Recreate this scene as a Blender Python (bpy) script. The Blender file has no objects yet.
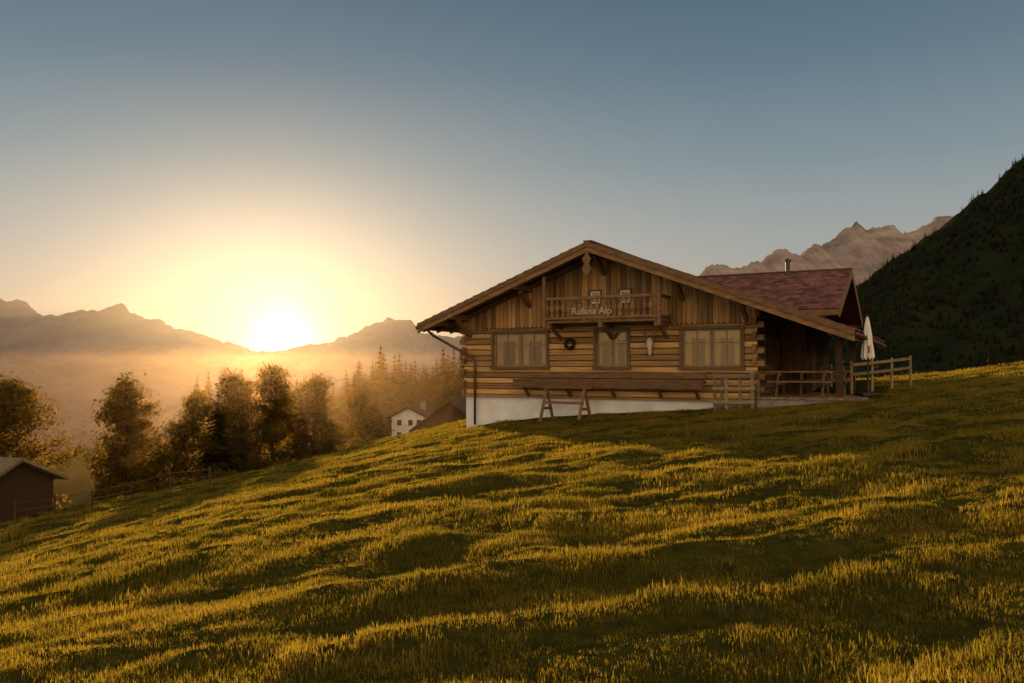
import bpy, math, random
import numpy as np
from mathutils import Vector, Matrix
random.seed(7); rng=np.random.default_rng(11)
S=bpy.context.scene
COL=S.collection
SUN_AZ=-17.6; SUN_EL=4.4; DISC_AZ=-16.1; DISC_EL=1.75
# ------------------------------------------------------------ noise
_T=rng.random((8,256,256))
def vnoise(x,y,s=0):
    x=np.asarray(x,float)+s*17.3; y=np.asarray(y,float)+s*9.1
    xi=np.floor(x).astype(int); yi=np.floor(y).astype(int); fx=x-xi; fy=y-yi
    fx=fx*fx*(3-2*fx); fy=fy*fy*(3-2*fy); T=_T[s%8]
    a=T[xi&255,yi&255]; b=T[(xi+1)&255,yi&255]; c=T[xi&255,(yi+1)&255]; d=T[(xi+1)&255,(yi+1)&255]
    return ((a*(1-fx)+b*fx)*(1-fy)+(c*(1-fx)+d*fx)*fy)*2-1
def fbm(x,y,o=4,s=0,g=.5):
    r=0;a=1;n=0
    for i in range(o):
        r=r+a*vnoise(x*2**i,y*2**i,s+i); n+=a; a*=g
    return r/n
def sst(a,b,x):
    t=np.clip((x-a)/(b-a),0,1); return t*t*(3-2*t)
# ------------------------------------------------------------ materials
def newmat(n):
    m=bpy.data.materials.new(n); m.use_nodes=True; nt=m.node_tree; nt.nodes.clear()
    return m,nt,nt.nodes,nt.links
def simple(n,c1,c2,rough=.8,scale=(3,3,3),det=5,bump=.0,bs=None,tone=0.0,spec=.3,metal=0,r0=.3,r1=.7):
    m,nt,N,L=newmat(n)
    out=N.new('ShaderNodeOutputMaterial'); p=N.new('ShaderNodeBsdfPrincipled')
    p.inputs['Roughness'].default_value=rough; p.inputs['Specular IOR Level'].default_value=spec; p.inputs['Metallic'].default_value=metal
    tc=N.new('ShaderNodeTexCoord'); mp=N.new('ShaderNodeMapping'); mp.inputs['Scale'].default_value=scale
    nz=N.new('ShaderNodeTexNoise'); nz.inputs['Scale'].default_value=1; nz.inputs['Detail'].default_value=det; nz.inputs['Roughness'].default_value=.62
    L.new(tc.outputs['Object'],mp.inputs[0]); L.new(mp.outputs[0],nz.inputs['Vector'])
    mr=N.new('ShaderNodeMapRange'); mr.inputs[1].default_value=r0; mr.inputs[2].default_value=r1
    L.new(nz.outputs[0],mr.inputs[0])
    mx=N.new('ShaderNodeMix'); mx.data_type='RGBA'; mx.inputs[6].default_value=(*c1,1); mx.inputs[7].default_value=(*c2,1)
    L.new(mr.outputs[0],mx.inputs[0]); col=mx.outputs[2]
    if tone>0:
        at=N.new('ShaderNodeAttribute'); at.attribute_name='tone'
        m2=N.new('ShaderNodeMapRange'); m2.inputs[3].default_value=1-tone; m2.inputs[4].default_value=1+tone
        L.new(at.outputs['Fac'],m2.inputs[0])
        vm=N.new('ShaderNodeVectorMath'); vm.operation='SCALE'; L.new(col,vm.inputs[0]); L.new(m2.outputs[0],vm.inputs['Scale']); col=vm.outputs[0]
    L.new(col,p.inputs['Base Color'])
    if bump>0:
        b=N.new('ShaderNodeBump'); b.inputs['Strength'].default_value=bump; b.inputs['Distance'].default_value=.02
        L.new(nz.outputs[0],b.inputs['Height']); L.new(b.outputs[0],p.inputs['Normal'])
    L.new(p.outputs[0],out.inputs[0]); return m
def leafmat(n,c1,c2,tr1,tr2,mix=.5,attr='tone'):
    m,nt,N,L=newmat(n); out=N.new('ShaderNodeOutputMaterial')
    if attr=='inst':
        at=N.new('ShaderNodeObjectInfo'); f=at.outputs['Random']
    else:
        at=N.new('ShaderNodeAttribute'); at.attribute_name='tone'; f=at.outputs['Fac']
    if attr=='patch':   # patches of drier and greener turf, world space
        ge=N.new('ShaderNodeNewGeometry'); nz=N.new('ShaderNodeTexNoise'); nz.inputs['Scale'].default_value=.8; nz.inputs['Detail'].default_value=5; nz.inputs['Roughness'].default_value=.65
        L.new(ge.outputs['Position'],nz.inputs['Vector'])
        mr=N.new('ShaderNodeMapRange'); mr.inputs[1].default_value=.38; mr.inputs[2].default_value=.62; L.new(nz.outputs[0],mr.inputs[0])
        mx=N.new('ShaderNodeMath'); mx.operation='MULTIPLY_ADD'; mx.inputs[1].default_value=.4; L.new(f,mx.inputs[0])
        m3=N.new('ShaderNodeMath'); m3.operation='MULTIPLY'; m3.inputs[1].default_value=.6; L.new(mr.outputs[0],m3.inputs[0]); L.new(m3.outputs[0],mx.inputs[2]); f=mx.outputs[0]
    a=N.new('ShaderNodeMix'); a.data_type='RGBA'; a.inputs[6].default_value=(*c1,1); a.inputs[7].default_value=(*c2,1)
    b=N.new('ShaderNodeMix'); b.data_type='RGBA'; b.inputs[6].default_value=(*tr1,1); b.inputs[7].default_value=(*tr2,1)
    L.new(f,a.inputs[0]); L.new(f,b.inputs[0])
    d=N.new('ShaderNodeBsdfDiffuse'); t=N.new('ShaderNodeBsdfTranslucent'); ms=N.new('ShaderNodeMixShader'); ms.inputs[0].default_value=mix
    L.new(a.outputs[2],d.inputs[0]); L.new(b.outputs[2],t.inputs[0]); L.new(d.outputs[0],ms.inputs[1]); L.new(t.outputs[0],ms.inputs[2]); L.new(ms.outputs[0],out.inputs[0])
    return m
M={}
M['log_u']=simple('log_wood_u',(.56,.34,.13),(.20,.11,.042),.7,(.8,18,18),6,.4,tone=.5)
M['log_v']=simple('log_wood_v',(.30,.17,.065),(.14,.07,.026),.7,(20,.8,20),6,.35,tone=.4)
M['board_w']=simple('board_wood',(.45,.26,.095),(.17,.09,.033),.7,(20,20,.8),6,.35,tone=.55)
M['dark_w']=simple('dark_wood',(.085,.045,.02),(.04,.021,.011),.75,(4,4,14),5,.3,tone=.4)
M['barn_w']=simple('barn_wood',(.16,.08,.035),(.08,.04,.018),.8,(3,3,9),5,.3,tone=.3)
M['fascia']=simple('fascia_wood',(.25,.14,.06),(.11,.058,.026),.7,(3,12,12),5,.3,tone=.35)
M['frame']=simple('window_frame_wood',(.17,.10,.05),(.08,.045,.022),.6,(12,12,12),5,.2,tone=.3)
M['grey_w']=simple('weathered_wood',(.30,.22,.13),(.14,.10,.06),.8,(5,5,18),5,.3,tone=.3)
M['plaster']=simple('white_plaster',(.82,.82,.82),(.60,.60,.58),.9,(1.6,1.6,1.6),7,.15)
M['white']=simple('white_paint',(.8,.79,.75),(.66,.65,.6),.5,(6,6,6))
M['tile']=simple('roof_shingle',(.20,.085,.065),(.11,.05,.045),.75,(5,5,5),5,.4,tone=.5)
M['metal']=simple('dark_metal',(.07,.06,.055),(.04,.035,.03),.45,(5,5,5),metal=.6)
M['rust']=simple('copper_pipe',(.16,.08,.045),(.09,.045,.03),.5,(5,5,5),metal=.5)
M['red']=simple('red_print',(.45,.10,.08),(.35,.08,.06),.7)
M['bone']=simple('bone',(.65,.6,.5),(.4,.35,.27),.7,(14,14,14),bump=.3)
M['letter']=simple('carved_letters',(.46,.38,.25),(.3,.22,.13),.7,(14,14,14))
M['curtain']=simple('curtain_cloth',(.75,.60,.36),(.40,.29,.15),.9,(14,14,1.2),3)
M['bark']=simple('bark',(.11,.075,.05),(.05,.035,.025),.9,(9,9,3),5,.5)
M['stone']=simple('stone',(.3,.27,.23),(.16,.145,.125),.9,(5,5,5),5,.5)
M['interior']=simple('interior',(.03,.02,.012),(.02,.014,.01),.9)
M['leaf']=leafmat('leaves',(.030,.036,.009),(.075,.058,.011),(.22,.14,.018),(.60,.32,.03),.55)
M['needle']=leafmat('needles',(.020,.024,.009),(.045,.040,.012),(.14,.085,.012),(.36,.18,.018),.5)
M['farneedle']=leafmat('far_needles',(.006,.009,.005),(.040,.036,.018),(.02,.02,.007),(.05,.035,.008),.3,'inst')
M['grass']=leafmat('grass_blades',(.055,.060,.012),(.22,.15,.030),(.30,.24,.022),(.85,.56,.06),.55,'patch')
def glassmat():
    m,nt,N,L=newmat('window_glass'); out=N.new('ShaderNodeOutputMaterial')
    g=N.new('ShaderNodeBsdfGlossy'); g.inputs['Color'].default_value=(1,.78,.5,1); g.inputs['Roughness'].default_value=.05; t=N.new('ShaderNodeBsdfTransparent'); t.inputs[0].default_value=(.6,.52,.4,1)
    tc=N.new('ShaderNodeTexCoord'); nz=N.new('ShaderNodeTexNoise'); nz.inputs['Scale'].default_value=1.6; nz.inputs['Detail'].default_value=1; b=N.new('ShaderNodeBump'); b.inputs['Strength'].default_value=.3; b.inputs['Distance'].default_value=.02
    L.new(tc.outputs['Object'],nz.inputs['Vector']); L.new(nz.outputs[0],b.inputs['Height']); L.new(b.outputs[0],g.inputs['Normal'])
    ms=N.new('ShaderNodeMixShader'); ms.inputs[0].default_value=.09
    L.new(t.outputs[0],ms.inputs[1]); L.new(g.outputs[0],ms.inputs[2]); L.new(ms.outputs[0],out.inputs[0]); return m
M['glass']=glassmat()
# ------------------------------------------------------------ mesh builder
class MB:
    def __init__(s): s.v=[];s.f=[];s.t=[];s.m=[]
    def poly(s,pts,faces,mi=0,tone=None):
        if tone is None: tone=random.random()
        b=len(s.v); s.v+= [tuple(p) for p in pts]
        for f in faces: s.f.append(tuple(b+i for i in f)); s.t.append(tone); s.m.append(mi)
    def box(s,x0,x1,y0,y1,z0,z1,mi=0,tone=None):
        p=[(x0,y0,z0),(x1,y0,z0),(x1,y1,z0),(x0,y1,z0),(x0,y0,z1),(x1,y0,z1),(x1,y1,z1),(x0,y1,z1)]
        s.poly(p,[(0,3,2,1),(4,5,6,7),(0,1,5,4),(1,2,6,5),(2,3,7,6),(3,0,4,7)],mi,tone)
    def hexa(s,p,mi=0,tone=None):
        s.poly(p,[(0,3,2,1),(4,5,6,7),(0,1,5,4),(1,2,6,5),(2,3,7,6),(3,0,4,7)],mi,tone)
    def beam(s,a,b,w,h,mi=0,tone=None):
        a=Vector(a);b=Vector(b);d=(b-a).normalized(); up=Vector((0,0,1))
        if abs(d.z)>.98: up=Vector((0,1,0))
        r=d.cross(up).normalized()*w/2; u=r.cross(d).normalized()*h/2
        s.hexa([a-r-u,a+r-u,b+r-u,b-r-u,a-r+u,a+r+u,b+r+u,b-r+u],mi,tone)
    def tube(s,pts,rad,n=7,mi=0,tone=None,cap=True):
        b0=len(s.v); pts=[Vector(p) for p in pts]
        for i,p in enumerate(pts):
            d=(pts[min(i+1,len(pts)-1)]-pts[max(i-1,0)]).normalized()
            up=Vector((1,0,0)) if abs(d.z)>.7 else Vector((0,0,1))
            r=d.cross(up).normalized(); u=r.cross(d)
            for k in range(n):
                a=2*math.pi*k/n; s.v.append(tuple(p+rad[i]*(math.cos(a)*r+math.sin(a)*u)))
        if tone is None: tone=random.random()
        for i in range(len(pts)-1):
            for k in range(n):
                k2=(k+1)%n; s.f.append((b0+i*n+k,b0+i*n+k2,b0+(i+1)*n+k2,b0+(i+1)*n+k)); s.t.append(tone); s.m.append(mi)
        if cap:
            s.f.append(tuple(b0+k for k in range(n))[::-1]); s.t.append(tone); s.m.append(mi)
            e=b0+(len(pts)-1)*n; s.f.append(tuple(e+k for k in range(n))); s.t.append(tone); s.m.append(mi)
    def logx(s,x0,x1,y,z0,h,d,mi,axis=0,tone=None,prof=None):
        prof=prof or [(0,0),(-.62,.05),(-.8,.16),(-.8,.84),(-.62,.95),(0,1),(1,1),(1,0)]
        pts=[]
        for e in (x0,x1):
            for (a,b) in prof:
                yy=y+a*d; zz=z0+b*h
                pts.append((e,yy,zz) if axis==0 else (yy,e,zz))
        n=len(prof); fs=[tuple(range(n)),tuple(range(2*n-1,n-1,-1))]
        for k in range(n):
            k2=(k+1)%n; fs.append((k,n+k,n+k2,k2))
        s.poly(pts,fs,mi,tone)
    def leaves(s,c,size,mi,tone):
        n=len(c); a=rng.normal(size=(n,3)); a/=np.linalg.norm(a,axis=1)[:,None]
        b=rng.normal(size=(n,3)); b-= (a*b).sum(1)[:,None]*a; b/=np.linalg.norm(b,axis=1)[:,None]
        sz=size*(.6+.8*rng.random(n))[:,None]
        q=np.stack([c-a*sz*.5,c+b*sz*.32,c+a*sz*.55,c-b*sz*.32],1).reshape(-1,3)
        b0=len(s.v); s.v+=list(map(tuple,q)); 
        for i in range(n): s.f.append((b0+4*i,b0+4*i+1,b0+4*i+2,b0+4*i+3))
        s.t+=list(tone); s.m+=[mi]*n
    def obj(s,name,mats,parent=None,loc=(0,0,0),smooth=False,bevel=0,link=True,rot=0,fixn=False):
        me=bpy.data.meshes.new(name); me.from_pydata(s.v,[],s.f); me.update()
        for m in mats: me.materials.append(m)
        me.polygons.foreach_set('material_index',s.m)
        at=me.attributes.new('tone','FLOAT','FACE'); at.data.foreach_set('value',np.array(s.t,dtype=np.float32))
        if smooth: me.polygons.foreach_set('use_smooth',[True]*len(s.f))
        if fixn:
            import bmesh
            bm=bmesh.new(); bm.from_mesh(me); bmesh.ops.recalc_face_normals(bm,faces=bm.faces); bm.to_mesh(me); bm.free()
        o=bpy.data.objects.new(name,me); o.location=loc; o.rotation_euler=(0,0,rot)
        if link: COL.objects.link(o)
        if parent: o.parent=parent
        if bevel:
            b=o.modifiers.new('bev','BEVEL'); b.width=bevel; b.segments=1; b.limit_method='ANGLE'
        return o
def empty(name,loc=(0,0,0),rot=0):
    e=bpy.data.objects.new(name,None); e.location=loc; e.rotation_euler=(0,0,rot); e.empty_display_size=.3; COL.objects.link(e); return e
def instancer(name,P,s,rz,objs):
    c=bpy.data.collections.new(name+'_parts')
    for o in objs: c.objects.link(o)
    me=bpy.data.meshes.new(name); me.from_pydata([tuple(p) for p in P],[],[])
    for k,a in (('s',s),('rz',rz)):
        at=me.attributes.new(k,'FLOAT','POINT'); at.data.foreach_set('value',np.asarray(a,dtype=np.float32))
    o=bpy.data.objects.new(name,me); COL.objects.link(o)
    g=bpy.data.node_groups.new(name+'_scatter','GeometryNodeTree')
    g.interface.new_socket('Geometry',in_out='INPUT',socket_type='NodeSocketGeometry'); g.interface.new_socket('Geometry',in_out='OUTPUT',socket_type='NodeSocketGeometry')
    N=g.nodes;L=g.links; gi=N.new('NodeGroupInput'); go=N.new('NodeGroupOutput'); ip=N.new('GeometryNodeInstanceOnPoints'); ci=N.new('GeometryNodeCollectionInfo')
    ci.inputs['Collection'].default_value=c; ci.inputs['Separate Children'].default_value=True; ci.inputs['Reset Children'].default_value=True
    ip.inputs['Pick Instance'].default_value=True
    a1=N.new('GeometryNodeInputNamedAttribute'); a1.data_type='FLOAT'; a1.inputs['Name'].default_value='s'
    a2=N.new('GeometryNodeInputNamedAttribute'); a2.data_type='FLOAT'; a2.inputs['Name'].default_value='rz'
    cx=N.new('ShaderNodeCombineXYZ')
    L.new(gi.outputs[0],ip.inputs['Points']); L.new(ci.outputs[0],ip.inputs['Instance']); L.new(a1.outputs['Attribute'],ip.inputs['Scale'])
    L.new(a2.outputs['Attribute'],cx.inputs[2]); L.new(cx.outputs[0],ip.inputs['Rotation']); L.new(ip.outputs[0],go.inputs[0])
    md=o.modifiers.new('scatter','NODES'); md.node_group=g
    return o
# ------------------------------------------------------------ terrain
CP=np.array([(0,0,-1.6),(0,4,-1.6),(-3,4,-1.9),(3,4,-1.35),(5,12,-1.2),(0,15,-1.95),(-8,15,-3.4),(-5,9,-2.5),(-17,30,-5.95),(-12.9,30,-5.25),(-8.7,30,-4.3),
(-5,30,-3.2),(-1.73,29.3,-2.3),(3,26.8,-1.65),(7.5,24.4,-1.28),(11,23,-.85),(15,28,-.58),(19.3,30,0.0),(28,30,.9),(5,38,-1.3),(12,36,-.9),(20,45,-1.5),(30,45,-.6),
(-24,50,-9.2),(-20,60,-9.8),(-8,60,-7.6),(0,60,-6),(-28,42,-8.5),(10,60,-4.5),(-40,30,-13),(-15,15,-5.7),(-30,10,-9.5),(-10,4,-3.7),(-6,-6,-2.5),(6,-6,-1),(15,5,.1),(25,15,1.5),(10,14,-.75),(40,50,0),(-45,55,-15)],float)
def _U(r): return np.where(r>1e-9,r*r*np.log(np.maximum(r,1e-9)),0)
n=len(CP); K=_U(np.hypot(CP[:,None,0]-CP[None,:,0],CP[:,None,1]-CP[None,:,1]))+np.eye(n)*3.0
Pm=np.c_[np.ones(n),CP[:,:2]]; A=np.block([[K,Pm],[Pm.T,np.zeros((3,3))]]); SOL=np.linalg.solve(A,np.r_[CP[:,2],0,0,0])
def base_h(x,y):
    r=SOL[n]+SOL[n+1]*x+SOL[n+2]*y
    for i in range(n): r=r+SOL[i]*_U(np.hypot(x-CP[i,0],y-CP[i,1]))
    return r
def bumps(x,y):
    c,s=math.cos(.22),math.sin(.22); u=x*c+y*s; v=-x*s+y*c
    wv=fbm(u/4,v/3,2,6)*1.5
    r=fbm(u/2.9,(v+wv)/1.2,3,1); r2=fbm(u/.75,v/.42,3,3)
    rid=1-np.abs(fbm(u/3.6,(v+wv)/1.6,2,7))*3
    return .15*r+.10*r2+.08*fbm(x/9,y/6,2,5)+.05*np.clip(rid,-1,1)
def height(x,y):
    x=np.asarray(x,float);y=np.asarray(y,float); d=np.hypot(x,y)
    k=np.minimum(1,75/np.maximum(d,1)); b=base_h(x*k,y*k)
    far=-8-.055*(d-60)-.05*np.clip(-x,0,200)-360*sst(180,3200,d)+60*sst(100,1500,x)
    w=sst(52,95,d); h=b*(1-w)+far*w
    nb=(1-sst(45,90,d))
    flat=np.clip(np.hypot(x-7,y-30)/9-.6,.15,1)
    h=h+nb*flat*bumps(x,y)
    h=h+sst(70,300,d)*6*fbm(x/90,y/90,4,2)
    return h
def axis(a,b,st,mx,k):
    c=np.arange(a,b+1e-6,st); g=[];p=b;s=st
    while p<mx: s*=k; p+=s; g.append(p)
    g2=[];p=a;s=st
    while p>-mx: s*=k; p-=s; g2.append(p)
    return np.r_[np.array(g2)[::-1],c,np.array(g)]
xs=axis(-26,30,.15,14000,1.16); ys=axis(0,42,.12,14000,1.16)
X,Y=np.meshgrid(xs,ys); Z=height(X,Y); nx,ny=len(xs),len(ys)
me=bpy.data.meshes.new('meadow_ground'); V=np.c_[X.ravel(),Y.ravel(),Z.ravel()]
idx=np.arange(nx*ny).reshape(ny,nx); F=np.stack([idx[:-1,:-1],idx[:-1,1:],idx[1:,1:],idx[1:,:-1]],-1).reshape(-1,4)
me.vertices.add(len(V)); me.vertices.foreach_set('co',V.ravel()); me.loops.add(F.size); me.loops.foreach_set('vertex_index',F.ravel().astype(np.int32))
me.polygons.add(len(F)); me.polygons.foreach_set('loop_start',np.arange(0,F.size,4,dtype=np.int32)); me.update(calc_edges=True); me.validate()
me.polygons.foreach_set('use_smooth',[True]*len(F))
me.materials.append(simple('meadow_soil_grass',(.060,.058,.010),(.022,.024,.006),1,(7,9,7),8,.9,spec=0))
g=bpy.data.objects.new('meadow_ground',me); COL.objects.link(g)
# ------------------------------------------------------------ grass
def tuft(nm,nb,hh,ww,rad):
    mb=MB()
    for i in range(nb):
        a=random.random()*6.28; rr=rad*math.sqrt(random.random()); x,y=rr*math.cos(a),rr*math.sin(a)
        a2=random.random()*6.28; h=hh*random.uniform(.45,1.15); lean=h*random.uniform(.1,.95); w=ww*random.uniform(.7,1.3)
        dx,dy=math.cos(a2),math.sin(a2); px,py=-dy*w/2,dx*w/2
        mb.poly([(x-px,y-py,-.02),(x+px,y+py,-.02),(x+dx*lean*.4+px*.8,y+dy*lean*.4+py*.8,h*.6),(x+dx*lean*.4-px*.8,y+dy*lean*.4-py*.8,h*.6),(x+dx*lean,y+dy*lean,h)],[(0,1,2,3),(3,2,4)],0)
    return mb.obj(nm,[M['grass']],link=False)
tufts=[tuft('grass_tuft_%d'%i,26,random.uniform(.035,.07),.007,.14) for i in range(7)]
def wedge(r0,r1,dens,half=48):
    A=math.radians(half)*(r1*r1-r0*r0); N_=int(A*dens); r=np.sqrt(rng.random(N_)*(r1*r1-r0*r0)+r0*r0); a=np.radians(rng.uniform(-half,half,N_))
    return np.c_[r*np.sin(a),r*np.cos(a)]
pts=[];sc=[]
for r0,r1,dn,s0 in ((2.6,8,240,.70),(8,16,110,.90),(16,28,52,1.15),(28,50,24,1.45)):
    p=wedge(r0,r1,dn); pts.append(p); sc.append(np.full(len(p),s0))
P=np.vstack(pts); s=np.concatenate(sc)
cl=fbm(P[:,0]/.8,P[:,1]/.5,3,4); keep=(rng.random(len(P))<np.clip(.95+cl*.7,.45,1))
u=(P[:,0]+1.73)*.883-(P[:,1]-29.3)*.469; v=(P[:,0]+1.73)*.469+(P[:,1]-29.3)*.883
keep&=~((u>-.1)&(u<13.2)&(v>-.15)&(v<13)); keep&=~((u>10)&(u<14)&(v>-1.0)&(v<6.3))
P=P[keep];s=s[keep];cl=cl[keep]
s=s*(.85+1.0*cl)*rng.uniform(.65,1.35,len(s)); s=np.clip(s,.35,2.6)
instancer('grass',np.c_[P,height(P[:,0],P[:,1])-.005],s,rng.uniform(0,6.28,len(s)),tufts)
print('grass',len(P))
# ------------------------------------------------------------ mountains
def mountain(name,prof,D,unit,width,base,mat,jag,spur,seed,N_=420,R=70):
    prof=np.array(prof,float); xs=np.linspace(prof[0,0],prof[-1,0],N_); cz=np.interp(xs,prof[:,0],prof[:,1])
    xs=xs*unit; cz=cz*unit+jag*fbm(xs/(unit*14),xs*0+seed,5,seed,.6)
    rows=[]
    for j in range(R+12):
        if j<12: tt=(12-j)/12; y=D+width*.5*tt; z=cz-(cz-base)*tt**.8
        else:
            tt=(j-12)/(R-1); y=D-width*tt
            env=np.minimum(1,tt*5)*(1-tt)**.5
            rd=1-np.abs(fbm(xs/(spur*3.2)+tt*.7,xs*0+tt*1.3,5,seed+1,.55))*2.4
            z=base+(cz-base)*(1-tt)**1.25 + env*spur*.42*(rd-.55)+env*spur*.12*fbm(xs/(spur*.5),xs*0+tt*9,4,seed+2)
        rows.append(np.c_[xs,np.full(N_,1.0)*y+ (spur*.5*fbm(xs/(spur*2),xs*0+5,3,seed+3) if j>12 else 0),z])
    V=np.vstack(rows); idx=np.arange(len(V)).reshape(R+12,N_); F=np.stack([idx[:-1,:-1],idx[:-1,1:],idx[1:,1:],idx[1:,:-1]],-1).reshape(-1,4)
    me=bpy.data.meshes.new(name); me.from_pydata(V.tolist(),[],F.tolist()); me.materials.append(mat); me.polygons.foreach_set('use_smooth',[True]*len(F))
    o=bpy.data.objects.new(name,me); COL.objects.link(o); return V.reshape(R+12,N_,3)
m_far=simple('far_rock',(.20,.165,.15),(.045,.045,.035),.95,(.002,.002,.004),8,.0,spec=0)
m_rock=simple('limestone_rock',(.44,.35,.28),(.10,.085,.07),.95,(.006,.006,.012),10,.0,spec=0)
m_for=simple('forest_floor',(.02,.026,.012),(.01,.014,.008),.95,(.02,.02,.02),6,.0,spec=0)
mountain('mountain',[(-800,95),(-650,85),(-560,72),(-512,68),(-492,62),(-467,49),(-442,51),(-417,53),(-402,56),(-391,61),(-382,54),(-362,46),(-337,38),(-312,33),(-287,23),(-267,17),(-247,11),(-222,13),(-202,20),(-172,25),(-152,33),(-137,42),(-124,46),(-112,43),(-92,37),(-62,30),(-32,25),(48,20),(150,10),(260,5)],7960,10,4200,-420,m_far,80,500,1,800,110)
mountain('mountain',[(-900,30),(-700,12),(-560,-25),(-512,-35),(-470,-42),(-430,-48),(-400,-52),(-360,-45),(-300,-30),(-240,-22),(-180,-20),(-100,-30),(0,-40),(80,-60)],3980,5,1700,-400,m_far,30,260,4,500,60)
mountain('rocky_mountain',[(90,40),(128,65),(168,75),(188,93),(200,100),(213,97),(228,99),(248,103),(263,113),(278,115),(288,111),(303,122),(310,119),(320,125),(333,137),(346,143),(354,137),(368,141),(383,139),(393,136),(406,137),(418,144),(428,150),(440,149),(470,135),(500,115),(560,105),(640,60)],4776,6,2200,-250,m_rock,50,170,6,620,100)
FM=mountain('forest_mountain',[(200,-10),(228,5),(268,20),(308,45),(328,65),(338,73),(348,80),(368,97),(388,110),(408,123),(428,137),(448,153),(463,165),(478,175),(493,190),(503,200),(512,208),(548,225),(608,245),(688,255),(800,250)],1592,2,950,-60,m_for,9,130,2,300,60)
# spruces
def spruce(nm,h,r,tiers,per,mat,link=False,loc=(0,0,0),fat=1):
    mb=MB()
    mb.tube([(0,0,-.3),(0,0,h*.5),(0,0,h*.98)],[h*.018,h*.011,h*.002],5,1)
    for i in range(tiers):
        t=i/tiers; z=h*(.06+.92*t); R=r*(1-t)**.8*random.uniform(.75,1.2)+.025*h*(1-t)
        n_=max(4,int(per*(1-t*.6)))
        for k in range(n_):
            a=6.283*k/n_+random.random()*.9; L_=R*random.uniform(.6,1.2); dr=L_*random.uniform(.1,.45); w=L_*random.uniform(.22,.42)*fat
            c,s_=math.cos(a),math.sin(a); th=h*.9/tiers*random.uniform(.7,1.3)
            o=(0,0,z+th*.5); tip=(c*L_,s_*L_,z-dr); l=(c*L_*.55-s_*w,s_*L_*.55+c*w,z-dr*.75); rr=(c*L_*.55+s_*w,s_*L_*.55-c*w,z-dr*.75); mid=(c*L_*.6,s_*L_*.6,z-dr*.2)
            mb.poly([o,l,tip,rr,mid],[(0,1,4),(1,2,4),(2,3,4),(3,0,4)],0)
    return mb.obj(nm,[mat,M['bark']],link=link,loc=loc)
sp=[spruce('spruce_%d'%i,20,random.uniform(3.2,4.2),11,7,M['farneedle']) for i in range(4)]
R_=FM.shape[0]; pp=[]
while len(pp)<8000:
    i=random.randint(11,R_-2); j=random.randint(40,298); a,b=random.random(),random.random()
    p=(FM[i,j]*(1-a)+FM[i+1,j]*a)*(1-b)+b*(FM[i,j+1]*(1-a)+FM[i+1,j+1]*a)
    if p[2]<-50 and random.random()<.6: continue
    if i>11 and vnoise(p[0]/60,p[2]/40,3)<-.75: continue
    pp.append(p)
pp=np.array(pp); instancer('forest_on_mountain',pp,rng.uniform(.4,.95,len(pp)),rng.uniform(0,6.28,len(pp)),sp)
sp2=[spruce('spruce_mid_%d'%i,14,random.uniform(3.0,4.0),22,12,M['needle'],fat=1.2) for i in range(5)]
L=[]
for k in range(420):   # wood behind the hut
    x=random.uniform(-66,-2); y=random.uniform(112,185)
    if x/y<-.40: continue
    L.append((x,y,random.uniform(.6,1.05)*(1.1 if x/y>-.2 else .95)))
for k in range(460):
    y=random.uniform(95,230); x=y*random.uniform(.40,.85); L.append((x,y,random.uniform(.5,.95)))
L=np.array(L); hz=height(L[:,0],L[:,1]); instancer('spruce_forest',np.c_[L[:,:2],hz-.3],L[:,2],rng.uniform(0,6.28,len(L)),sp2)
# ------------------------------------------------------------ near trees
def leafy(name,x,y,h,w,seed,nl=11000,conic=0.0,leaf=.21):
    random.seed(seed); mb=MB(); z0=float(height(x,y))-.2
    tr=[(random.uniform(-.12,.12)*i,random.uniform(-.12,.12)*i,h*.95*i/6) for i in range(7)]; tr[0]=(0,0,0)
    mb.tube(tr,[h*.022*(1-.13*i) for i in range(7)],8,1)
    C=[];T=[]
    nb=46
    for k in range(nb):
        t=.06+.93*(k+random.random()*.6)/nb; i=min(5,int(t*6)); f=t*6-i; b=Vector(tr[i]).lerp(Vector(tr[i+1]),f)
        a=k*2.4+random.random()*.8
        p1=math.sin(math.pi*min(1,(t*.82+.18)))**.7; p2=(1-t)**.75*1.15+.06; prof=p1*(1-conic)+p2*conic
        R=w*.5*prof*random.uniform(.4,1.3)
        e=b+Vector((math.cos(a)*R,math.sin(a)*R,R*random.uniform(.1,.6)))
        m_=b.lerp(e,.5)+Vector((0,0,-R*.06))
        mb.tube([b,m_,e],[h*.008,h*.005,h*.002],5,1,cap=False)
        for q in range(5):
            c=b.lerp(e,random.uniform(.25,1.05))+Vector([random.gauss(0,w*.04) for _ in range(3)])
            nn=int(nl/nb/5*random.uniform(.5,1.5)); rad=w*random.uniform(.045,.085)
            pt=rng.normal(size=(nn,3))*[rad,rad,rad*.75]+np.array(c); C.append(pt)
            T.append(np.clip(rng.normal(random.uniform(.15,.8),.18,nn),0,1))
    C=np.vstack(C);T=np.concatenate(T); mb.leaves(C,leaf,0,T)
    return mb.obj(name,[M['leaf'],M['bark']],loc=(x,y,z0))
leafy('maple_tree',-28.6,45,8.6,5.6,1,15000,.3)
leafy('larch_tree',-24.2,50,8.6,4.9,2,12000,.6)
leafy('larch_tree',-22.2,55,7.8,4.2,3,9000,.85)
leafy('maple_tree',-20.6,60,9.6,5.2,4,13000,.6)
leafy('larch_tree',-18.4,61,9.8,5.0,5,12000,.85)
leafy('maple_tree',-15.9,64,8.8,5.0,6,11000,.6)
leafy('maple_tree',-26.0,58,5.2,3.8,8,6000)
leafy('larch_tree',-13.0,70,8.2,4.6,9,9000,.85)
leafy('larch_tree',-23.3,68,8.6,4.4,10,8000,.85)
random.seed(21)
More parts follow.
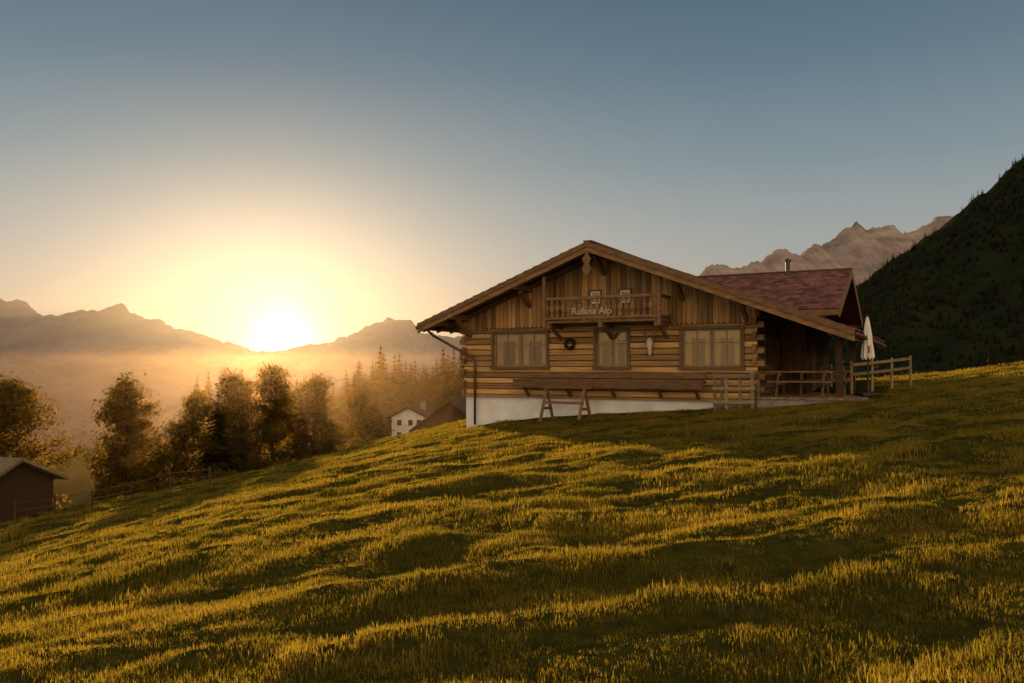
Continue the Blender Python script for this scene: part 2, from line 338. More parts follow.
for i,(x,y,h,r) in enumerate([(-19.5,78,10,2.6),(-15,80,9.5,2.6),(-20,74,9.5,2.4),(-11.9,92,9.0,2.5),(-29,62,6.5,2),(-17,86,10.0,2.6),(-20.6,56,8.0,2.0),(-25.6,53,5.8,1.7)]):
    spruce('spruce_tree',h,r,28,15,M['needle'],link=True,loc=(x,y,float(height(x,y))-.2),fat=1.1)
for i,(x,y,h,w) in enumerate([(-21.5,45,1.8,3.2),(-17.5,48,1.6,3),(-14.5,52,2.0,3.6),(-26,40,1.3,2.4),(-19.5,47,1.5,3)]):
    mb=MB(); nn=2200; c=rng.normal(size=(nn,3)); c/=np.linalg.norm(c,axis=1)[:,None]; c*= (rng.random(nn)**.4)[:,None]*[w/2,w/2,h*.6]; c[:,2]=np.abs(c[:,2])+.1
    c+= .35*np.c_[fbm(c[:,0]*2,c[:,1]*2,2,1),fbm(c[:,1]*2,c[:,2]*2,2,2),fbm(c[:,0]*2,c[:,2]*2,2,3)]
    mb.leaves(c,.17,0,rng.random(nn)); 
    for q in range(5): mb.tube([(0,0,-.1),(random.uniform(-.8,.8),random.uniform(-.8,.8),h*.6)],[.04,.01],5,1)
    mb.obj('shrub',[M['leaf'],M['bark']],loc=(x,y,float(height(x,y))-.1))
# ------------------------------------------------------------ main hut
H=empty('alpine_hut',(-1.73,29.3,-1.06),math.radians(-28))
RU,RW,SL=5.5,4.98,.38
def rw(u): return RW-SL*abs(u-RU)
WIN=[(1.25,3.35),(5.2,6.3),(8.15,10.0)]
mb=MB()
for k in range(13):
    w0=k*.2; segs=[(-.22 if k%2 else -.02,10.67 if k%2 else 10.47)]
    if 1.0-.01<=w0<2.19:
        e=segs[0]; segs=[(e[0],WIN[0][0]),(WIN[0][1],WIN[1][0]),(WIN[1][1],WIN[2][0]),(WIN[2][1],e[1])]
    tn=random.random()
    for a,b in segs: mb.logx(a,b,.03+random.uniform(-.012,.008),w0+.005,.19,.07,0,tone=min(1,max(0,tn+random.uniform(-.15,.15))))
mb.obj('front_log_wall',[M['log_u']],H,fixn=True,bevel=.006)
mb=MB()
for k in range(14):
    w0=k*.2-.1; a=-.22 if k%2==0 else 0.0
    if w0<0: w0=0.0
    for (b,e) in ([(a,4.2),(5.3,12)] if w0<2.0 else [(a,12)]):
        p0=len(mb.v); mb.logx(b,e,0,w0+.006,.19,.07,0,axis=1)
        for i in range(p0,len(mb.v)): x,y_,z=mb.v[i]; mb.v[i]=(10.42-x,y_,z)
    mb.logx(a,12,.02,w0+.006,.19,.07,0,axis=1)
mb.obj('side_log_walls',[M['log_v']],H,fixn=True,bevel=.006)
mb=MB(); mb.box(.12,10.3,.1,11.9,-.02,.05); mb.box(.12,10.3,1.2,1.25,.05,2.9); mb.box(9.2,9.25,1.3,11.8,.05,2.6)
mb.obj('interior',[M['interior']],H)
mb=MB(); mb.hexa([(0.02,.06,-2.4),(9.2,.06,-2.4),(9.2,11.9,-2.4),(0.02,11.9,-2.4),(0.02,.06,-.003),(9.2,.06,-.003),(9.2,11.9,-.003),(.02,11.9,-.003)])
mb.obj('plaster_base',[M['plaster']],H)
mb=MB(); mb.box(9.203,10.42,.07,11.8,-1.6,-.004); mb.obj('stone_base',[M['stone']],H)
mb=MB(); mb.box(-.1,10.5,-.06,.05,-.09,.0,tone=.3); mb.obj('sill_beam',[M['log_u']],H)
mb=MB(); u=-.02
while u<10.45:
    w=random.uniform(.15,.19); u2=min(u+w,10.47); d=random.uniform(0,.012); inside=3.6<u<7.7
    z0=2.56 if inside else 2.30+random.uniform(-.01,.01); cm=(u+u2)/2
    y0=-.13-d if not inside else -.02-d; y1=y0+.03
    if not inside and (WIN[0][0]-.2<cm<WIN[0][1]+.2 or WIN[2][0]-.2<cm<WIN[2][1]+.2): z0=2.36
    g_=.006
    tl=rw(u)-.16; tr_=rw(u2)-.16
    pf=[(u+g_,z0+.05),(cm,z0-.02),(u2-g_,z0+.05),(u2-g_,tr_),(u+g_,tl)]
    pts=[(a,y0,b) for a,b in pf]+[(a,y1,b) for a,b in pf]
    mb.poly(pts,[(4,3,2,1,0),(5,6,7,8,9)]+[(i,(i+1)%5,5+(i+1)%5,5+i) for i in range(5)],0)
    u=u2
mb.box(-.1,3.6,-.09,.05,2.56,2.72,0,.3); mb.box(7.7,10.55,-.09,.05,2.56,2.72,0,.3)
mb.poly([(0,.1,2.5),(10.45,.1,2.5),(10.45,.1,rw(10.45)-.2),(5.5,.1,4.78),(0,.1,rw(0)-.2)],[(0,1,2,3,4)],0,.2)
mb.obj('gable_boards',[M['board_w']],H,fixn=True)
def window(u0,u1,w0,w1,sash,name,par,y=0.0,border=.09,small=False):
    mb=MB(); f=border
    mb.box(u0-f,u1+f,y-.10,y-.04,w1,w1+f,0,.6); mb.box(u0-f-.03,u1+f+.03,y-.14,y-.03,w0-f,w0,0,.5)
    mb.box(u0-f,u0,y-.098,y-.04,w0,w1,0,.6); mb.box(u1,u1+f,y-.098,y-.04,w0,w1,0,.6)
    sw=(u1-u0)/sash
    for k in range(sash):
        a=u0+k*sw; b=a+sw; t=.06
        mb.box(a+.004,a+t,y+.0,y+.05,w0+.003,w1-.003,1,.6); mb.box(b-t,b-.004,y,y+.05,w0+.003,w1-.003,1,.6)
        mb.box(a+t,b-t,y,y+.05,w0+.003,w0+t+.01,1,.6); mb.box(a+t,b-t,y,y+.05,w1-t,w1-.003,1,.6)
        if not small:
            zz=w0+(w1-w0)*.64; mb.box(a+t,b-t,y+.01,y+.04,zz-.016,zz+.016,1,.6)
            if sw>.8: c=(a+b)/2; mb.box(c-.014,c+.014,y+.006,y+.044,w0+t,w1-t,1,.6)
        mb.poly([(a+t,y+.025,w0+t),(b-t,y+.025,w0+t),(b-t,y+.025,w1-t),(a+t,y+.025,w1-t)],[(0,1,2,3)],2)
        for sgn in (0,1):
            e0,e1=(a+.02,a+sw*.27) if sgn==0 else (b-sw*.27,b-.02); n_=10
            pts=[];fs=[]
            for i in range(n_+1):
                xx=e0+(e1-e0)*i/n_; yy=y+.14+.02*math.sin(i*1.9)
                pts+= [(xx,yy,w0+.02),(xx,yy,w1-.01)]
            for i in range(n_): fs.append((2*i,2*i+2,2*i+3,2*i+1))
            mb.poly(pts,fs,3)
        if not small:   # short valance across the top
            pts=[];fs=[]
            for i in range(15):
                xx=a+.02+(sw-.04)*i/14; pts+=[(xx,y+.12+.015*math.sin(i*2.1),w1-.30-.03*math.sin(i*1.1)),(xx,y+.12,w1-.01)]
            for i in range(14): fs.append((2*i,2*i+2,2*i+3,2*i+1))
            mb.poly(pts,fs,3)
    return mb.obj(name,[M['frame'],M['white'] if small else M['grey_w'],M['glass'],M['curtain']],par)
for i,(a,b) in enumerate(WIN): window(a,b,1.0,2.2,2,'window_%d'%i,H)
window(5.0,5.38,3.12,3.55,1,'gable_window_0',H,y=-.06,border=.05,small=True); window(6.05,6.43,3.12,3.55,1,'gable_window_1',H,y=-.06,border=.05,small=True)
mb=MB(); 
for a in (5.0,6.05): mb.poly([(a,.03,3.1),(a+.38,.03,3.1),(a+.38,.03,3.56),(a,.03,3.56)],[(0,1,2,3)],0)
mb.obj('gable_window_curtains',[M['white']],H)
V0,V1=-1.5,12.4; UL,UR=-1.05,13.35
def slope_tiles(mb,fn,a0,a1,b0,b1,tw,th,mi):
    nb=int((b1-b0)/th); na=int((a1-a0)/tw)
    for j in range(nb):
        off=tw*.5*(j%2)
        for i in range(-1,na+1):
            x0=max(a0,a0+i*tw+off+.004); x1=min(a1,a0+(i+1)*tw+off-.004)
            if x1-x0<.03: continue
            y0=b0+j*th-.03+random.uniform(-.008,.008); y1=min(b1,b0+(j+1)*th+.03)
            lo=.05+random.uniform(0,.01)
            pts=[fn(x0,y0,.015+lo-.03),fn(x1,y0,.015+lo-.03),fn(x1,y1,.004),fn(x0,y1,.004),fn(x0,y0,.02+lo),fn(x1,y0,.02+lo),fn(x1,y1,.03),fn(x0,y1,.03)]
            mb.hexa(pts,mi)
mb=MB()
for (ue,sg) in ((UL,-1),(UR,1)):
    T=.12
    mb.hexa([(ue,V0,rw(ue)-T),(RU,V0,RW-T),(RU,V1,RW-T),(ue,V1,rw(ue)-T),(ue,V0,rw(ue)),(RU,V0,RW),(RU,V1,RW),(ue,V1,rw(ue))],0,.4)
mb.obj('roof_deck',[M['dark_w']],H,fixn=True)
mb=MB()
for (ue,sg) in ((UL,-1),(UR,1)):
    Lr=abs(ue-RU)
    def fn(a,b,h,ue=ue,sg=sg): uu=ue-sg*b; return (uu,a,rw(uu)+h)
    slope_tiles(mb,fn,V0-.02,V1,0,Lr,.34,.33,0)
mb.box(RU-.14,RU+.14,V0-.03,V1,RW+.02,RW+.07,0,.3)
mb.obj('roof_shingles',[M['tile']],H,fixn=True)
mb=MB()
for (ue,sg) in ((UL,-1),(UR,1)):
    for (dy,t0,t1,tn) in ((-.035,-.30,.0,.8),(-.075,-.13,.035,.25)):
        yb=V0-.002 if dy>-.05 else V0-.038
        mb.hexa([(ue,V0+dy,rw(ue)+t0),(RU,V0+dy,RW+t0),(RU,yb,RW+t0),(ue,yb,rw(ue)+t0),(ue,V0+dy,rw(ue)+t1),(RU,V0+dy,RW+t1),(RU,yb,RW+t1),(ue,yb,rw(ue)+t1)],0,tn)
mb.obj('barge_boards',[M['fascia']],H,fixn=True)
mb=MB()
for uu in (-.3,.25,2.75,RU,8.2,10.2,12.75):
    z=rw(uu)-.32; mb.box(uu-.1,uu+.1,-1.42,0.0 if uu<10.4 and uu>0 else 12,z,z+.19,0)
    if uu in (.25,2.75,RU,8.2,10.2): mb.beam((uu,-.02,z-.55),(uu,-.95,z-.02),.12,.14,0)
v_=V0+.25
while v_<12.2:
    for (ue,sg) in ((UL,-1),(UR,1)):
        e_=ue-.03*sg
        mb.hexa([(e_,v_,rw(ue)-.25),(RU,v_,RW-.25),(RU,v_+.1,RW-.25),(e_,v_+.1,rw(ue)-.25),(e_,v_,rw(ue)-.122),(RU,v_,RW-.122),(RU,v_+.1,RW-.122),(e_,v_+.1,rw(ue)-.122)],0)
    v_+=.9
mb.obj('purlins_and_rafters',[M['fascia']],H,fixn=True)
mb=MB()
for vv in (.3,4.5): mb.box(12.66,12.84,vv,vv+.18,.11,rw(12.75)-.32); mb.beam((12.75,vv+.09,1.3),(12.75,vv+.9,rw(12.75)-.35),.1,.1)
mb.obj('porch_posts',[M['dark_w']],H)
mb=MB(); mb.tube([(UL-.05,V0,rw(UL)-.1),(UL-.05,V1,rw(UL)-.14)],[.07,.07],8); mb.tube([(UL-.02,-.9,rw(UL)-.15),(UL+.1,-.7,rw(UL)-.35),(.45,-.12,1.3),(.5,-.12,1.1),(.5,-.12,-1.1)],[.045]*5,8)
mb.tube([(UR+.05,V0,rw(UR)-.1),(UR+.05,V1,rw(UR)-.14)],[.07,.07],8)
mb.obj('gutters_and_downpipe',[M['rust']],H,smooth=True)
mb=MB(); pf=[(0,4.62),(.16,4.45),(.07,4.3),(.17,4.12),(0,3.86),(-.17,4.12),(-.07,4.3),(-.16,4.45)]
pts=[(RU+a,-1.62,b) for a,b in pf]+[(RU+a,-1.575,b) for a,b in pf]
mb.poly(pts,[tuple(range(8)),tuple(range(15,7,-1))]+[(i,(i+1)%8,8+(i+1)%8,8+i) for i in range(8)],0,.3); mb.box(RU-.05,RU+.05,-1.6,-1.45,4.2,4.7,0,.2)
mb.obj('gable_ornament',[M['fascia']],H,fixn=True)
# balcony
B0,B1=3.74,7.77; mb=MB()
mb.box(B0,B1,-1.1,-.03,2.44,2.52,0,.5)
for zz,hh in ((2.56,.08),(3.2,.09)): mb.box(B0-.03,B1+.03,-1.18,-1.08,zz,zz+hh,0,.6)
k=B0+.04
while k<B1-.08:
    pf=[(.03,2.64),(.12,2.64),(.12,2.72),(.09,2.79),(.15,2.9),(.15,2.98),(.09,3.08),(.12,3.14),(.12,3.2),(.03,3.2),(.03,3.14),(.06,3.08),(0,2.98),(0,2.9),(.06,2.79),(.03,2.72)]
    q=len(pf); pts=[(k+a,-1.13,b) for a,b in pf]+[(k+a,-1.105,b) for a,b in pf]
    mb.poly(pts,[tuple(range(q)),tuple(range(2*q-1,q-1,-1))]+[(i,(i+1)%q,q+(i+1)%q,q+i) for i in range(q)],0)
    k+=.20
for u_ in (B0,B1-.08):
    for zz in (2.56,3.2): mb.box(u_,u_+.08,-1.08,-.03,zz,zz+.08,0,.5)
    mb.box(u_,u_+.1,-1.2,-1.1,2.3,rw(u_)-.3,0,.5)
    vv=-1.0
    while vv<-.15: mb.box(u_+.02,u_+.05,vv,vv+.1,2.64,3.2,1); vv+=.2
for u_ in (B0+.1,5.7,B1-.2): mb.box(u_,u_+.14,-1.15,0,2.28,2.44,0,.4); mb.beam((u_+.07,-.05,1.95),(u_+.07,-.8,2.3),.09,.1,0,.4)
mb.obj('balcony',[M['fascia'],M['board_w']],H,fixn=True)
cu=bpy.data.curves.new('name_lettering','FONT'); cu.body='Rufana Alp'; cu.size=.32; cu.extrude=.012; cu.offset=.006; cu.align_x='CENTER'; cu.materials.append(M['letter'])
t=bpy.data.objects.new('name_lettering',cu); COL.objects.link(t); t.parent=H; t.location=(5.5,-1.21,2.70); t.rotation_euler=(math.radians(90),0,0)
# skull with antlers, wreath
mb=MB(); mb.tube([(7.1,-.08,1.95),(7.1,-.14,1.88),(7.1,-.17,1.75),(7.1,-.16,1.58),(7.1,-.14,1.42),(7.1,-.12,1.34)],[.03,.10,.115,.075,.055,.025],10,0)
for sg in (-1,1):
    mb.tube([(7.1+sg*.05,-.1,1.9),(7.1+sg*.14,-.16,2.05),(7.1+sg*.2,-.2,2.2),(7.1+sg*.15,-.22,2.36)],[.018,.015,.012,.005],6,1); mb.tube([(7.1+sg*.15,-.17,2.07),(7.1+sg*.27,-.24,2.15)],[.012,.004],5,1)
mb.box(7.0,7.2,-.07,-.04,1.4,1.98,1,.3)
mb.obj('deer_skull',[M['bone'],M['grey_w']],H,smooth=True)
mb=MB(); mb.tube([(4.25+.15*math.cos(a),-.10,1.78+.15*math.sin(a)) for a in np.linspace(0,6.283,17)],[.04]*17,7,1,cap=False)
th=rng.random(900)*6.283; c=np.c_[4.25+.15*np.cos(th),np.full(900,-.11),1.78+.15*np.sin(th)]+rng.normal(size=(900,3))*.025; mb.leaves(c,.05,0,rng.random(900))
mb.obj('wreath',[M['needle'],M['bark']],H)
mb=MB(); mb.box(2.35,8.95,-.62,-.24,.48,.56,0,.2); mb.box(2.35,8.95,-.68,-.622,.30,.58,0,.05); mb.box(2.4,8.9,-.12,-.06,.62,.8,0,.3)
for u_ in (2.6,4.2,5.8,7.4,8.6): mb.box(u_,u_+.12,-.6,-.06,.36,.478,0,.4); mb.beam((u_+.06,-.08,-.0),(u_+.06,-.5,.36),.08,.09,0,.4)
mb.obj('long_wall_bench',[M['fascia']],H)
# wing
GU=12.55; GV=7.0; GW=4.60
def gw(v): return GW-SL*abs(v-GV)
mb=MB()
x0=6.75
for (ve,sg) in ((2.45,-1),(11.55,1)):
    T=.12; mb.hexa([(x0,ve,gw(ve)-T),(GU,ve,gw(ve)-T),(GU,GV,GW-T),(x0,GV,GW-T),(x0,ve,gw(ve)),(GU,ve,gw(ve)),(GU,GV,GW),(x0,GV,GW)],0,.4)
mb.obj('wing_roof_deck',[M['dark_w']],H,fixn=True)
mb=MB()
for (ve,sg) in ((2.45,-1),(11.55,1)):
    def fn(a,b,h,ve=ve,sg=sg): vv=ve-sg*b; return (a,vv,gw(vv)+h)
    slope_tiles(mb,fn,x0,GU+.02,0,abs(ve-GV),.27,.26,0)
mb.box(x0,GU+.03,GV-.12,GV+.12,GW+.02,GW+.07,0,.3)
mb.obj('wing_roof_shingles',[M['tile']],H,fixn=True)
mb=MB()
for (ve,sg) in ((2.45,-1),(11.55,1)):
    a,b=GU+.003,GU+.045; mb.hexa([(a,ve,gw(ve)-.26),(b,ve,gw(ve)-.26),(b,GV,GW-.26),(a,GV,GW-.26),(a,ve,gw(ve)+.03),(b,ve,gw(ve)+.03),(b,GV,GW+.03),(a,GV,GW+.03)],0,.5)
    mb.box(x0+3,GU,ve-.03 if sg<0 else ve,ve if sg<0 else ve+.03,gw(ve)-.2,gw(ve)+.0,0,.4)
mb.obj('wing_barge_boards',[M['fascia']],H,fixn=True)
mb=MB(); vv=3.4
while vv<10.6:
    w=random.uniform(.15,.2); v2=min(vv+w,10.6); top=min(gw(vv),gw(v2))-.13; mb.box(11.3,11.33+random.uniform(0,.012),vv+.005,v2-.005,-.3,top,0); vv=v2
uu=10.5
while uu<11.3:
    mb.box(uu+.004,uu+.15,3.38,3.41,-.3,gw(3.4)-.13,0); uu+=.155
mb.poly([(11.29,3.4,-.3),(11.29,10.6,-.3),(11.29,10.6,gw(10.6)-.15),(11.29,7,4.4),(11.29,3.4,gw(3.4)-.15)],[(0,1,2,3,4)],0,.2)
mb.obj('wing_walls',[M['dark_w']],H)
mb=MB(); mb.box(11.34,11.40,5.0,6.0,-.2,1.9,0,.2); mb.box(11.34,11.38,7.2,8.2,.9,1.9,1,.5); mb.box(11.375,11.385,7.3,8.1,1.0,1.8,2,.5)
mb.obj('wing_door_and_window',[M['fascia'],M['frame'],M['glass']],H)
mb=MB(); mb.box(10.44,10.5,4.2,5.3,0,2.0,0,.3); mb.box(10.5,10.54,4.3,4.72,.15,1.9,0,.7); mb.box(10.5,10.54,4.78,5.2,.15,1.9,0,.6)
mb.obj('side_door',[M['fascia']],H)
window_side=MB()
for a in (1.0,2.4):
    window_side.box(10.5,10.55,a,a+.9,1.0,1.08,0); window_side.box(10.5,10.55,a,a+.9,1.95,2.03,0); window_side.box(10.5,10.55,a,a+.07,1.08,1.95,0); window_side.box(10.5,10.55,a+.83,a+.9,1.08,1.95,0); window_side.box(10.49,10.515,a+.07,a+.83,1.08,1.95,1); window_side.box(10.516,10.54,a+.43,a+.47,1.08,1.95,0)
window_side.obj('side_windows',[M['frame'],M['glass']],H)
mb=MB(); mb.tube([(10.35,GV-.4,4.2),(10.35,GV-.4,5.0)],[.09,.09],10); mb.tube([(10.35,GV-.4,5.0),(10.35,GV-.4,5.06),(10.35,GV-.4,5.12)],[.15,.14,.03],10); mb.obj('chimney_pipe',[M['metal']],H)
mb=MB(); 
for i in range(20): mb.box(10.6+i*.15,10.6+i*.15+.14,-.9,6.3,.06,.11,0)
mb.box(10.6,13.55,-.85,6.2,-.8,.055,1,.4)
mb.obj('terrace_deck',[M['grey_w'],M['stone']],H)
# ------------------------------------------------------------ smaller objects (world coordinates)
def hutw(u,v): return (-1.73+.883*u+.469*v, 29.3-.469*u+.883*v)
def local_obj(name,u,v,z=None,build=None,mats=None,rot=0,bevel=.006):
    x,y=hutw(u,v); zz=float(height(x,y)) if z is None else z
    mb=MB(); build(mb); return mb.obj(name,mats,loc=(x,y,zz),rot=math.radians(-28)+rot,bevel=bevel,fixn=True)
def trestle(mb):
    for x in (-.75,.62):
        mb.beam((x-.10,-.3,-.1),(x,0,1.05),.09,.07,0); mb.beam((x+.10,.3,-.1),(x,0,1.05),.09,.07,0); mb.beam((x-.06,-.2,.35),(x+.06,.2,.35),.05,.09,0)
    mb.beam((-1.0,0,1.06),(.9,0,1.06),.13,.12,0); mb.beam((-.8,-.16,.55),(.66,-.16,.55),.05,.09,0)
local_obj('wooden_trestle',4.55,-1.0,None,trestle,[M['fascia']])
def rail(mb):
    for x in (-.55,-.2,.2,.55): mb.beam((x,0,-.2),(x+random.uniform(-.02,.02),0,1.15 if abs(x)>.3 else 1.05),.09,.07,0)
    for z in (.25,.65,1.02): mb.beam((-.62,-.06,z),(.62,-.06,z+.02),.035,.10,0)
    for x in (-.55,.55): mb.beam((x,.0,-.1),(x,.9,.1),.07,.07,0); mb.beam((x,.9,-.2),(x,.9,1.1),.08,.08,0); mb.beam((x,0,1.05),(x,.9,1.08),.06,.08,0)
local_obj('wooden_step_railing',10.0,-1.2,None,rail,[M['grey_w']])
def ptable(mb):
    for i in range(5): mb.box(-.9,.9,-.36+i*.145,-.36+i*.145+.135,.72,.765,0)
    for sy in (-1,1):
        for i in range(2): mb.box(-.9,.9,sy*.72-.13+i*.14,sy*.72-.13+i*.14+.125,.43,.47,0)
    for x in (-.65,.65):
        mb.beam((x,-.75,0),(x,-.25,.72),.07,.09,0); mb.beam((x,.75,0),(x,.25,.72),.07,.09,0); mb.beam((x+.05,-.8,.39),(x+.05,.8,.39),.05,.09,0); mb.beam((x+.05,-.36,.67),(x+.05,.36,.67),.05,.08,0)
local_obj('picnic_table',11.7,.5,-.95,ptable,[M['fascia']])
local_obj('picnic_table',12.0,2.9,-.95,ptable,[M['fascia']],rot=.1)
def parasol(mb):
    mb.tube([(0,0,0),(0,0,2.46)],[.03,.025],8,1); mb.box(-.28,.28,-.28,.28,-.03,.06,1,.2); mb.tube([(0,0,.06),(0,0,.35)],[.045,.045],8,1)
    na=32;b0=len(mb.v);pr=[(1.12,.15),(1.16,.16),(1.28,.155),(1.4,.145),(1.5,.135),(1.6,.12),(1.66,.112),(1.75,.11),(1.9,.095),(2.05,.075),(2.2,.055),(2.32,.038),(2.4,.02),(2.42,.004)]
    for z,r in pr:
        for k in range(na):
            a=6.283*k/na; rr=r*(1+.25*math.cos(a*8+z*1.5)); mb.v.append((rr*math.cos(a),rr*math.sin(a),z-(.06 if z<1.15 and k%4==0 else 0)))
    for i in range(len(pr)-1):
        for k in range(na):
            k2=(k+1)%na; mb.f.append((b0+i*na+k,b0+i*na+k2,b0+(i+1)*na+k2,b0+(i+1)*na+k)); mb.t.append(.5); mb.m.append(2 if (2<=i<=3 and 21<k<25) else 0)
x,y=10.9,24.4; mb=MB(); parasol(mb); mb.obj('closed_parasol',[M['white'],M['metal'],M['red']],loc=(x,y,float(height(x,y))))
def fence(name,pts,h,rails,sp_,mat,rw_=.09):
    mb=MB()
    for (a,b) in zip(pts[:-1],pts[1:]):
        L_=math.dist(a,b); n_=max(1,round(L_/sp_)); pr=None
        for i in range(n_+1):
            t=i/n_; x=a[0]+(b[0]-a[0])*t; y=a[1]+(b[1]-a[1])*t; z=float(height(x,y)); q=random.uniform(-.03,.03)
            if i>0 or a is pts[0]: mb.tube([(x,y,z-.3),(x+q,y+q,z+h*random.uniform(.97,1.06))],[.05,.042],7,0)
            if pr:
                for r in rails: mb.beam((pr[0],pr[1]-.06,pr[2]+h*r),(x,y-.06,z+h*r),.04,rw_,0)
            pr=(x,y,z)
    return mb.obj(name,[mat],fixn=True)
random.seed(5)
fence('wooden_fence',[(10.9,25.6),(13.5,27.0)],1.0,(.62,.93),.85,M['grey_w'])
fence('wooden_fence',[(10.9,25.6),(12.2,30.5)],1.0,(.62,.93),1.5,M['grey_w'])
fence('pasture_fence',[(-22,35.5),(-13,34.5)],.9,(.55,.9),1.8,M['dark_w'],.03)
def house(name,x,y,z,w,d,h,rise,rot,wall,upper,roof,ov=.5,win=True):
    e=empty(name,(x,y,z),math.radians(rot)); hw=w/2
    mb=MB(); mb.box(-hw,hw,0,d,-3,h*.55,0,.5); mb.box(-hw-.02,hw+.02,-.02,d+.02,h*.55,h,1,.5); mb.poly([(-hw-.02,-.02,h),(hw+.02,-.02,h),(0,-.02,h+rise)],[(0,1,2)],1,.5); mb.poly([(-hw-.02,d+.02,h),(0,d+.02,h+rise),(hw+.02,d+.02,h)],[(0,1,2)],1,.5)
    mb.obj('walls',[wall,upper],e)
    mb=MB(); s=rise/hw
    for sg in (-1,1):
        xe=sg*(hw+ov); ze=h-s*ov; mb.hexa([(xe,-ov,ze),(0,-ov,h+rise),(0,d+ov,h+rise),(xe,d+ov,ze),(xe,-ov,ze+.16),(0,-ov,h+rise+.16),(0,d+ov,h+rise+.16),(xe,d+ov,ze+.16)],0)
    mb.obj('roof',[roof],e,fixn=True)
    if win:
        mb=MB()
        for wx in (-hw*.55,hw*.1,hw*.6):
            for wz in (h*.15,h*.66): mb.box(wx-.2,wx+.2,-.07,-.03,wz,wz+.5,0,.5)
        mb.obj('windows',[M['interior']],e)
        mb=MB(); mb.box(hw*.3,hw*.3+.4,d*.5,d*.5+.4,h+rise*.3,h+rise+.5,0,.5); mb.obj('chimney',[M['stone']],e)
    return e
house('white_chalet',-9.3,72,-6.9,3.2,4,2.2,.8,-10,M['plaster'],M['plaster'],M['dark_w'],ov=.35)
house('wooden_barn',-4.7,60,-7.5,5.0,7,2.8,1.9,-6,M['stone'],M['barn_w'],M['barn_w'],win=False)
house('wooden_shed',-23.3,37.5,-7.9,4.4,5,2.4,1.0,75,M['dark_w'],M['dark_w'],M['grey_w'],win=False)
# ------------------------------------------------------------ haze (air between the ranges) and added sun glow volume over the trees
def air(name,box,absd,emc,scd,scc,g):
    m,nt,N,L=newmat(name); out=N.new('ShaderNodeOutputMaterial'); sh=[]
    if absd>0:
        ab=N.new('ShaderNodeVolumeAbsorption'); ab.inputs['Color'].default_value=(0,0,0,1); ab.inputs['Density'].default_value=absd; sh.append(ab)
        em=N.new('ShaderNodeEmission'); em.inputs[0].default_value=(*emc,1); em.inputs[1].default_value=absd; sh.append(em)  # haze glows by itself, in place of light scattered in the air
    if scd>0:
        vs=N.new('ShaderNodeVolumeScatter'); vs.inputs['Color'].default_value=(*scc,1); vs.inputs['Density'].default_value=scd; vs.inputs['Anisotropy'].default_value=g; sh.append(vs)
    o=sh[0].outputs[0]
    for q in sh[1:]:
        a=N.new('ShaderNodeAddShader'); L.new(o,a.inputs[0]); L.new(q.outputs[0],a.inputs[1]); o=a.outputs[0]
    L.new(o,out.inputs['Volume'])
    mb=MB(); mb.box(*box); mb.obj(name,[m])
air('valley_haze',(-12000,12000,1750,9500,-900,700),7.5e-5,(.19,.125,.105),1.15e-5,(1,.85,.66),.80)
air('tree_glow_volume',(-90,-3.5,36,100,-40,1.0),0,(0,0,0),6.0e-4,(1,.62,.28),.88)  # orange volume added to veil the trees in sun glare, no real mist
# ------------------------------------------------------------ world
W=bpy.data.worlds.new('World'); S.world=W; W.use_nodes=True; nt=W.node_tree; N=nt.nodes; L=nt.links; N.clear()
out=N.new('ShaderNodeOutputWorld'); bg=N.new('ShaderNodeBackground'); bg2=N.new('ShaderNodeBackground'); add=N.new('ShaderNodeAddShader')
sky=N.new('ShaderNodeTexSky'); sky.sky_type='NISHITA'; sky.sun_disc=False; sky.sun_elevation=math.radians(SUN_EL); sky.sun_rotation=math.radians(SUN_AZ); sky.altitude=1200
L.new(sky.outputs[0],bg.inputs[0]); bg.inputs[1].default_value=.012
tc=N.new('ShaderNodeTexCoord'); sep=N.new('ShaderNodeSeparateXYZ'); L.new(tc.outputs['Generated'],sep.inputs[0])
r=N.new('ShaderNodeValToRGB'); cr=r.color_ramp; cr.elements[0].position=0; cr.elements[0].color=(.60,.49,.36,1); cr.elements[1].position=1; cr.elements[1].color=(.05,.09,.15,1)
for p,c in ((.06,(.52,.48,.40)),(.13,(.37,.395,.38)),(.24,(.195,.262,.292)),(.34,(.108,.172,.222)),(.45,(.058,.112,.170))):
    e=cr.elements.new(p); e.color=(*c,1)
L.new(sep.outputs[2],r.inputs[0])
az=math.radians(DISC_AZ); el=math.radians(DISC_EL); sd=(math.sin(az)*math.cos(el),math.cos(az)*math.cos(el),math.sin(el))
dt=N.new('ShaderNodeVectorMath'); dt.operation='DOT_PRODUCT'; L.new(tc.outputs['Generated'],dt.inputs[0]); dt.inputs[1].default_value=sd
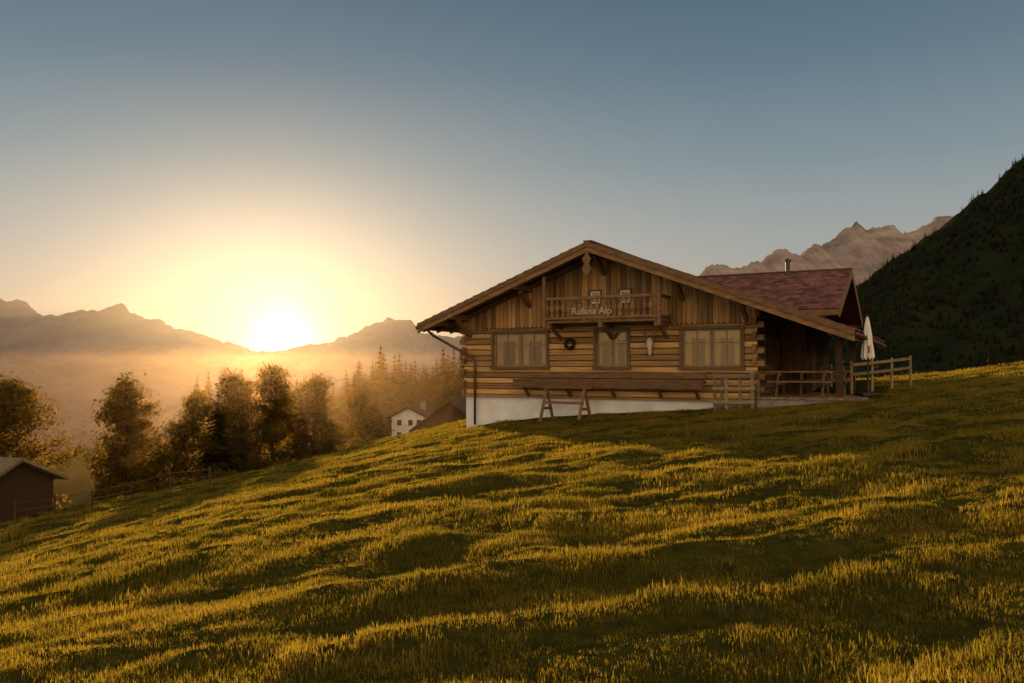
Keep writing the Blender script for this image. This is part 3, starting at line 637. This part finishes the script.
def mth(op,a,b=None,cl=False):
    m=N.new('ShaderNodeMath'); m.operation=op; m.use_clamp=cl
    for i,x in enumerate((a,b)):
        if x is None: continue
        if isinstance(x,(int,float)): m.inputs[i].default_value=x
        else: L.new(x,m.inputs[i])
    return m.outputs[0]
c0=mth('MAXIMUM',dt.outputs['Value'],0.0); acc=r.outputs[0]
def addglow(f,col):
    global acc
    s=N.new('ShaderNodeVectorMath'); s.operation='SCALE'; s.inputs[0].default_value=col; L.new(f,s.inputs['Scale'])
    a=N.new('ShaderNodeVectorMath'); a.operation='ADD'; L.new(acc,a.inputs[0]); L.new(s.outputs[0],a.inputs[1]); acc=a.outputs[0]
addglow(mth('POWER',c0,14.0),(.10,.07,.035)); addglow(mth('POWER',c0,90.0),(.30,.22,.12)); addglow(mth('POWER',c0,700.0),(1.2,.9,.55)); addglow(mth('POWER',c0,4000.0),(5,4,2.4))
addglow(mth('GREATER_THAN',dt.outputs['Value'],math.cos(math.radians(.75))),(40,33,22))
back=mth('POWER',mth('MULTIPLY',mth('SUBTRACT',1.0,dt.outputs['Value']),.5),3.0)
addglow(back,(1.75,1.13,.54))  # warm sky glow added opposite the sun, fills the backlit facade
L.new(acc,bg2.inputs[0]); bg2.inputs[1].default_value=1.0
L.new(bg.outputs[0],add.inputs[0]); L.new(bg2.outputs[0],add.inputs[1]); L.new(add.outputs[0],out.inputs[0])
sl=bpy.data.lights.new('sun','SUN'); sl.energy=8; sl.angle=math.radians(.5); sl.color=(1,.68,.33); so=bpy.data.objects.new('sun',sl); COL.objects.link(so)
e2=math.radians(SUN_EL); a2=math.radians(SUN_AZ); d=Vector((math.sin(a2)*math.cos(e2),math.cos(a2)*math.cos(e2),math.sin(e2))); so.rotation_euler=d.to_track_quat('Z','Y').to_euler(); so.location=(-20,40,30)
cam=bpy.data.cameras.new('camera'); cam.lens=28; cam.sensor_width=36; cam.clip_end=40000; cam.clip_start=.05
co=bpy.data.objects.new('camera',cam); COL.objects.link(co); co.location=(0,0,0); co.rotation_euler=(math.radians(91.69),0,0); S.camera=co
S.view_settings.view_transform='Standard'; S.view_settings.look='None'; S.view_settings.exposure=0
